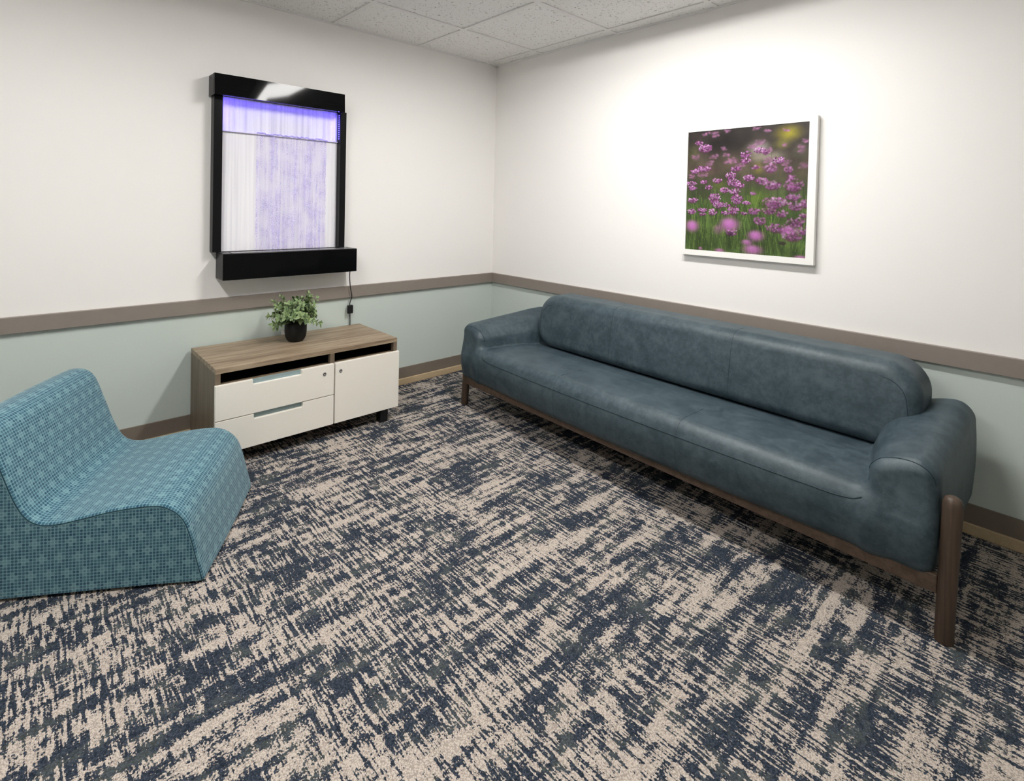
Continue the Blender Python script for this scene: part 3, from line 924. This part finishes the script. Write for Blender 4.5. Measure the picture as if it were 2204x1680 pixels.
def leaf(p, d, nrm, L, W, tint):
    d = d.normalized(); s = d.cross(nrm).normalized(); n = s.cross(d).normalized()
    b = len(lv)
    prof_ = [(0.0, 0.06), (0.18, 0.62), (0.42, 1.0), (0.68, 0.86), (0.88, 0.45), (1.0, 0.03)]
    for (t, wd) in prof_:
        c = p + d * (L * t) - n * (L * 0.22 * t * t)
        cup = L * 0.07 * wd
        for sgn in (-1, 0, 1):
            q = c + s * (sgn * wd * W / 2) + n * (cup if sgn else 0)
            lv.append(q); luv.append((0.5 + 0.5 * sgn, t))
    for i in range(len(prof_) - 1):
        for k in (0, 1):
            a = b + i * 3 + k
            lf.append((a, a + 1, a + 4, a + 3)); lt.append(tint)
for i in range(58):
    az = 2 * PI * i / 58 * 5.03 + rng.uniform(-.3, .3)
    el = rng.choice([0.10, 0.3, 0.55, 0.8, 1.0, 1.25]) + rng.uniform(-.12, .12)
    reach = rng.uniform(0.095, 0.150) * (1.0 if el < 0.9 else 1.12)
    r0 = rng.uniform(0.0, 0.03)
    p0 = Vector((math.cos(az) * r0, math.sin(az) * r0, 0.095))
    dirv = Vector((math.cos(az) * math.cos(el), math.sin(az) * math.cos(el) * 0.85, math.sin(el)))
    end = p0 + dirv * reach + Vector((0, 0, 0.015))
    mid = p0 + dirv * reach * 0.45 + Vector((0, 0, 0.028))
    crv = [Vector(c) for c in catmull([tuple(p0), tuple(mid), tuple(end)], 6)]
    stems.append(crv)
    side = rng.uniform(0, PI)
    for k in range(4, len(crv)):
        a, b = crv[k - 1], crv[k]
        tg = (b - a).normalized()
        o1 = tg.orthogonal().normalized()
        side += 1.45 + rng.uniform(-.3, .3)
        R = Matrix.Rotation(side, 3, tg)
        for q in (0, PI):
            od = (Matrix.Rotation(side + q, 3, tg) @ o1)
            dd = (od + tg * 0.75 + Vector((0, 0, 0.1))).normalized()
            L = rng.uniform(0.022, 0.035)
            leaf(b, dd, (tg * 0.9 - od * 0.3 + Vector((0, -0.2, 0.6))), L, L * rng.uniform(.48, .62), min(1, max(0, rng.gauss(0.5, 0.27))))
    leaf(crv[-1], (crv[-1] - crv[-2]) + Vector((0, 0, 0.002)), Vector((0, -0.5, 1)), 0.022, 0.011, 0.75)
me = mesh_of('foliage', lv, lf, True)
at = me.attributes.new('tint', 'FLOAT', 'FACE'); at.data.foreach_set('value', lt)
uvl = me.uv_layers.new(name='UVMap')
for l in me.loops: uvl.data[l.index].uv = luv[l.vertex_index]
link('foliage', me, mat_leaf(), pl)
bm = bmesh.new()
for crv in stems:
    tm = tube_mesh('s', [tuple(c) for c in crv], [0.0014 * (1 - 0.5 * i / len(crv)) for i in range(len(crv))], 5)
    bm.from_mesh(tm); bpy.data.meshes.remove(tm)
me = bpy.data.meshes.new('stems'); bm.to_mesh(me); bm.free(); smooth(me)
link('stems', me, simple('stem', (0.10, 0.13, 0.05), 0.6), pl)

# ------------------------------------------------------------------ flower picture
PY0, PY1, PZa, PZb = -2.370, -1.683, 1.050, 1.786
IY0, IY1, IZ0, IZ1 = -2.334, -1.705, 1.081, 1.759
pic = thing('framed_picture', 'white framed square photograph of purple flowers in a meadow above the sofa', 'picture', (0, (PY0 + PY1) / 2, PZa))
FXo, FXi = -0.034, -0.001
boxes('frame', [(FXo, FXi, PY0, IY0, PZa, PZb), (FXo, FXi, IY1, PY1, PZa, PZb), (FXo, FXi, IY0, IY1, PZa, IZ0), (FXo, FXi, IY0, IY1, IZ1, PZb)],
      simple('white_frame', (0.86, 0.85, 0.82), 0.4, 0.4, var=0.01), pic)
# the print: colours computed here from blossoms, stems and a blurred meadow, one colour per point of a fine grid
NW, NH = 330, 356
yy, xx = np.mgrid[0:NH, 0:NW]
X = xx / (NW - 1); Y = 1 - yy / (NH - 1)        # X left to right, Y down from the top (row 0 = bottom)
X = X.astype(float); Y = Y.astype(float)
rs = np.random.RandomState(3)
def vnoise(sx, sy, seed, oct_=3):
    r = np.random.RandomState(seed); out = np.zeros((NH, NW)); amp = 1; tot = 0
    for o in range(oct_):
        gx, gy = int(sx * 2 ** o) + 2, int(sy * 2 ** o) + 2
        g = r.rand(gy + 1, gx + 1)
        fx = X * (gx - 1); fy = Y * (gy - 1)
        ix = fx.astype(int); iy = fy.astype(int); tx = fx - ix; ty = fy - iy
        tx = tx * tx * (3 - 2 * tx); ty = ty * ty * (3 - 2 * ty)
        v = (g[iy, ix] * (1 - tx) + g[iy, ix + 1] * tx) * (1 - ty) + (g[iy + 1, ix] * (1 - tx) + g[iy + 1, ix + 1] * tx) * ty
        out += v * amp; tot += amp; amp *= 0.55
    return out / tot
IMG = np.zeros((NH, NW, 3))
def C(*c): return np.array(c, float) / 255
n1 = vnoise(5, 5, 1); n2 = vnoise(40, 9, 2); n3 = vnoise(9, 6, 4)
topc = C(52, 46, 42); grn = C(84, 104, 52); dgrn = C(46, 62, 34); mud = C(92, 82, 66)
a = np.clip((Y - 0.28) / 0.35, 0, 1)[..., None]
IMG[:] = topc * (1 - a) + (grn * n2[..., None] + dgrn * (1 - n2[..., None])) * a
b_ = np.exp(-((Y - 0.32) / 0.12) ** 2)[..., None] * 0.6
IMG = IMG * (1 - b_) + mud * b_
def blob(cx, cy, rx, ry, col, k=1.0, soft=1.0, ang=0.0):
    global IMG
    dx, dy = X - cx, Y - cy
    d = np.sqrt((dx / rx) ** 2 + (dy / ry) ** 2)
    m = np.clip((1.0 - d) / soft, 0, 1); m = (m * m * (3 - 2 * m) * k)[..., None]
    IMG = IMG * (1 - m) + col * m
for (cx, cy, rx, ry, c, k) in [(0.35, 0.10, 0.30, 0.12, C(34, 30, 30), .9), (0.55, 0.22, 0.10, 0.16, C(74, 66, 54), .5), (0.85, 0.07, 0.15, 0.09, C(142, 134, 40), .95),
                               (0.80, 0.15, 0.10, 0.06, C(120, 118, 50), .6), (0.62, 0.17, 0.14, 0.08, C(138, 134, 130), .9), (0.70, 0.24, 0.22, 0.07, C(136, 130, 116), .85),
                               (0.05, 0.18, 0.10, 0.12, C(98, 100, 62), .6), (0.62, 0.33, 0.06, 0.07, C(122, 116, 50), .7), (0.94, 0.22, 0.08, 0.10, C(92, 92, 74), .6),
                               (0.30, 0.45, 0.10, 0.08, C(92, 108, 44), .6), (0.62, 0.58, 0.14, 0.14, C(92, 116, 44), .7), (0.2, 0.34, 0.18, 0.06, C(84, 64, 62), .6),
                               (0.14, 0.52, 0.14, 0.10, C(58, 60, 44), .6)]:
    blob(cx, cy, rx, ry, c, k, 1.0)
IMG *= (0.62 + 0.76 * vnoise(7, 7, 21, 4))[..., None]
# grass blades low down
for _ in range(420):
    gx, gy = rs.rand(), 0.62 + rs.rand() * 0.45
    L = 0.04 + rs.rand() * 0.13; sl = (rs.rand() - .5) * 0.6
    t = (gy - Y) / L
    m = ((t > 0) & (t < 1) & (np.abs(X - gx - sl * (gy - Y)) < 0.0022)).astype(float) * (0.2 + 0.5 * rs.rand())
    c = C(112, 140, 66) if rs.rand() > .45 else C(36, 50, 26)
    IMG = IMG * (1 - m[..., None]) + c * m[..., None]
def stem(x0, y0, y1, lean=0.0, w_=0.0028, c=C(52, 58, 34), k=.8):
    global IMG
    m = ((Y > y0) & (Y < y1)) * np.clip(1 - np.abs(X - x0 - lean * (Y - y0)) / w_, 0, 1) * k
    IMG = IMG * (1 - m[..., None]) + c * m[..., None]
def blossom(cx, cy, rx, ry, sharp, n):
    """umbel of little florets"""
    global IMG
    blob(cx, cy + ry * .3, rx * .95, ry * .85, C(84, 42, 74), .75, 0.6)
    for q in range(n):
        t = rs.rand() * 6.283; r = math.sqrt(rs.rand())
        fx = cx + math.cos(t) * r * rx; fy = cy + math.sin(t) * r * ry * .8 - ry * .15
        up_ = np.clip(0.5 - (fy - cy) / ry * .5, 0, 1)
        col = C(112, 56, 104) * (1 - up_) + C(188, 116, 182) * up_
        if rs.rand() < 0.28: col = C(226, 176, 226) * (0.6 + 0.4 * up_)
        elif rs.rand() < 0.3: col = C(86, 36, 74)
        col = col * (0.8 + 0.3 * rs.rand())
        blob(fx, fy, 0.0080 if sharp else 0.013, 0.0070 if sharp else 0.012, np.minimum(col, 1), .9 if sharp else .6, 0.5 if sharp else 1.0)
STEMS = [(0.155, 0.15, 1.0), (0.12, 0.33, 0.95), (0.78, 0.36, 0.60), (0.73, 0.06, 0.3), (0.42, 0.85, 1.0), (0.56, 0.24, 0.6), (0.07, 0.87, 1.0), (0.11, 0.87, 1.0), (0.86, 0.92, 1.0), (0.55, 0.45, 0.6)]
for s_ in STEMS: stem(s_[0], s_[1], s_[2], (rs.rand() - .5) * .06)
FAR = [(0.24, .025, .06, .02), (0.36, .02, .035, .015), (.15, .03, .03, .015), (.25, .05, .04, .015), (.60, .02, .04, .015), (.69, .045, .035, .018), (.83, .05, .03, .015), (.33, .16, .03, .02),
       (.63, .13, .06, .03), (.70, .19, .04, .02), (.57, .16, .05, .02), (.82, .16, .02, .012), (.95, .2, .04, .04), (.98, .14, .03, .02), (.08, .22, .05, .03), (.20, .28, .05, .03), (.36, .21, .04, .02), (.42, .26, .06, .03), (.24, .22, .05, .025), (.97, .32, .05, .03), (.36, .27, .05, .02),
       (.05, .38, .04, .03), (.70, .27, .05, .03), (.15, .37, .06, .02), (.84, .30, .04, .03), (.47, .30, .05, .03)]
for f_ in FAR:
    blob(f_[0], f_[1], f_[2], f_[3] * 1.2, C(128, 84, 116), .7, 1.0)
    for q in range(8): blob(f_[0] + (rs.rand() - .5) * f_[2] * 1.6, f_[1] + (rs.rand() - .6) * f_[3] * 1.4, .018, .012, C(168, 112, 156) * (0.8 + .3 * rs.rand()), .5, 1.0)
MID = [(.105, .10, .035, .022, 60), (.165, .15, .065, .038, 120), (.145, .32, .075, .028, 90), (.07, .34, .04, .02, 40), (.52, .22, .045, .035, 60), (.52, .27, .04, .025, 40), (.63, .19, .045, .025, 40), (.68, .21, .03, .02, 30),
       (.785, .275, .045, .03, 80), (.55, .405, .045, .028, 60), (.40, .385, .045, .035, 60), (.42, .44, .06, .035, 60), (.44, .33, .05, .02, 50), (.60, .32, .035, .018, 30), (.72, .33, .06, .045, 60), (.86, .35, .035, .03, 30), (.87, .41, .04, .03, 30),
       (.04, .44, .05, .02, 40), (.05, .48, .045, .022, 40), (.16, .43, .035, .015, 30), (.20, .475, .035, .02, 30), (.28, .42, .045, .025, 40), (.35, .50, .04, .025, 40), (.475, .465, .04, .025, 40), (.59, .525, .025, .014, 20), (.44, .51, .05, .025, 40),
       (.65, .43, .05, .03, 50), (.74, .465, .07, .04, 90), (.90, .47, .075, .055, 90), (.26, .57, .055, .055, 90), (.30, .62, .05, .035, 50), (.245, .68, .04, .03, 40), (.455, .575, .05, .045, 90), (.37, .62, .035, .02, 30), (.54, .60, .035, .017, 30),
       (.06, .585, .05, .025, 50), (.05, .68, .045, .025, 50), (.15, .665, .045, .022, 50), (.155, .70, .03, .012, 20), (.36, .685, .04, .018, 30), (.43, .665, .05, .04, 60), (.60, .665, .05, .03, 50), (.76, .60, .10, .05, 140), (.90, .555, .055, .03, 60), (.92, .62, .06, .04, 60),
       (.99, .60, .04, .04, 40), (.82, .68, .05, .03, 40), (.65, .74, .05, .035, 50), (.52, .685, .03, .012, 16), (.98, .69, .03, .02, 20), (.92, .74, .07, .045, 60), (.79, .79, .10, .04, 80), (.90, .84, .09, .05, 90), (.98, .80, .04, .04, 30), (.42, .84, .05, .03, 30), (.72, .66, .06, .03, 40)]
for m_ in MID: blossom(m_[0], m_[1], m_[2], m_[3], m_[0] < .56 or m_[1] < .3, m_[4])
# big out-of-focus blossoms in front
for (cx, cy, rx, ry, k) in [(.06, .80, .095, .075, .95), (.40, .775, .125, .085, .95), (.30, .82, .07, .06, .4), (.62, .855, .10, .065, .95), (.55, .91, .07, .035, .8), (.60, .965, .12, .06, .85), (.145, .985, .03, .02, .7), (.32, .995, .07, .035, .7), (.97, 1.0, .09, .03, .7), (.88, .80, .10, .05, .6)]:
    blob(cx, cy, rx, ry, C(178, 104, 172), k, 0.9)
    blob(cx - rx * .1, cy - ry * .3, rx * .6, ry * .5, C(200, 132, 196), k * .5, 1.0)
blob(.41, .85, .035, .02, C(60, 30, 60), .8, .6); blob(.83, .90, .04, .02, C(44, 30, 40), .7, .6)
IMG = np.clip(IMG * (0.94 + 0.12 * rs.rand(NH, NW, 1)), 0, 1)
LIN = np.where(IMG <= 0.04045, IMG / 12.92, ((IMG + 0.055) / 1.055) ** 2.4)
gy_ = IY1 + (IY0 - IY1) * X; gz_ = IZ1 + (IZ0 - IZ1) * Y
vv = np.stack([np.full(X.size, FXo + 0.0035), gy_.ravel(), gz_.ravel()], -1)
ids = np.arange(NH * NW).reshape(NH, NW)
ff = np.stack([ids[:-1, :-1], ids[:-1, 1:], ids[1:, 1:], ids[1:, :-1]], -1).reshape(-1, 4)[:, ::-1]
me = bpy.data.meshes.new('print')
nb = len(vv)
back = [(FXi, IY1, IZ0), (FXi, IY0, IZ0), (FXi, IY0, IZ1), (FXi, IY1, IZ1)]
me.from_pydata(vv.tolist() + back, [], ff.tolist() + [(nb, nb + 1, nb + 2, nb + 3)])
me.update()
ca = me.color_attributes.new('ink', 'FLOAT_COLOR', 'POINT')
cc = np.ones((nb + 4, 4), np.float32); cc[:nb, :3] = LIN.reshape(-1, 3); cc[nb:, :3] = 0.5
ca.data.foreach_set('color', cc.ravel())
t = NT('flower_print'); at = t.n('ShaderNodeVertexColor'); at.layer_name = 'ink'
t.base(at.outputs['Color'], 0.35, 0.3)
link('print', me, t.m, pic, True)
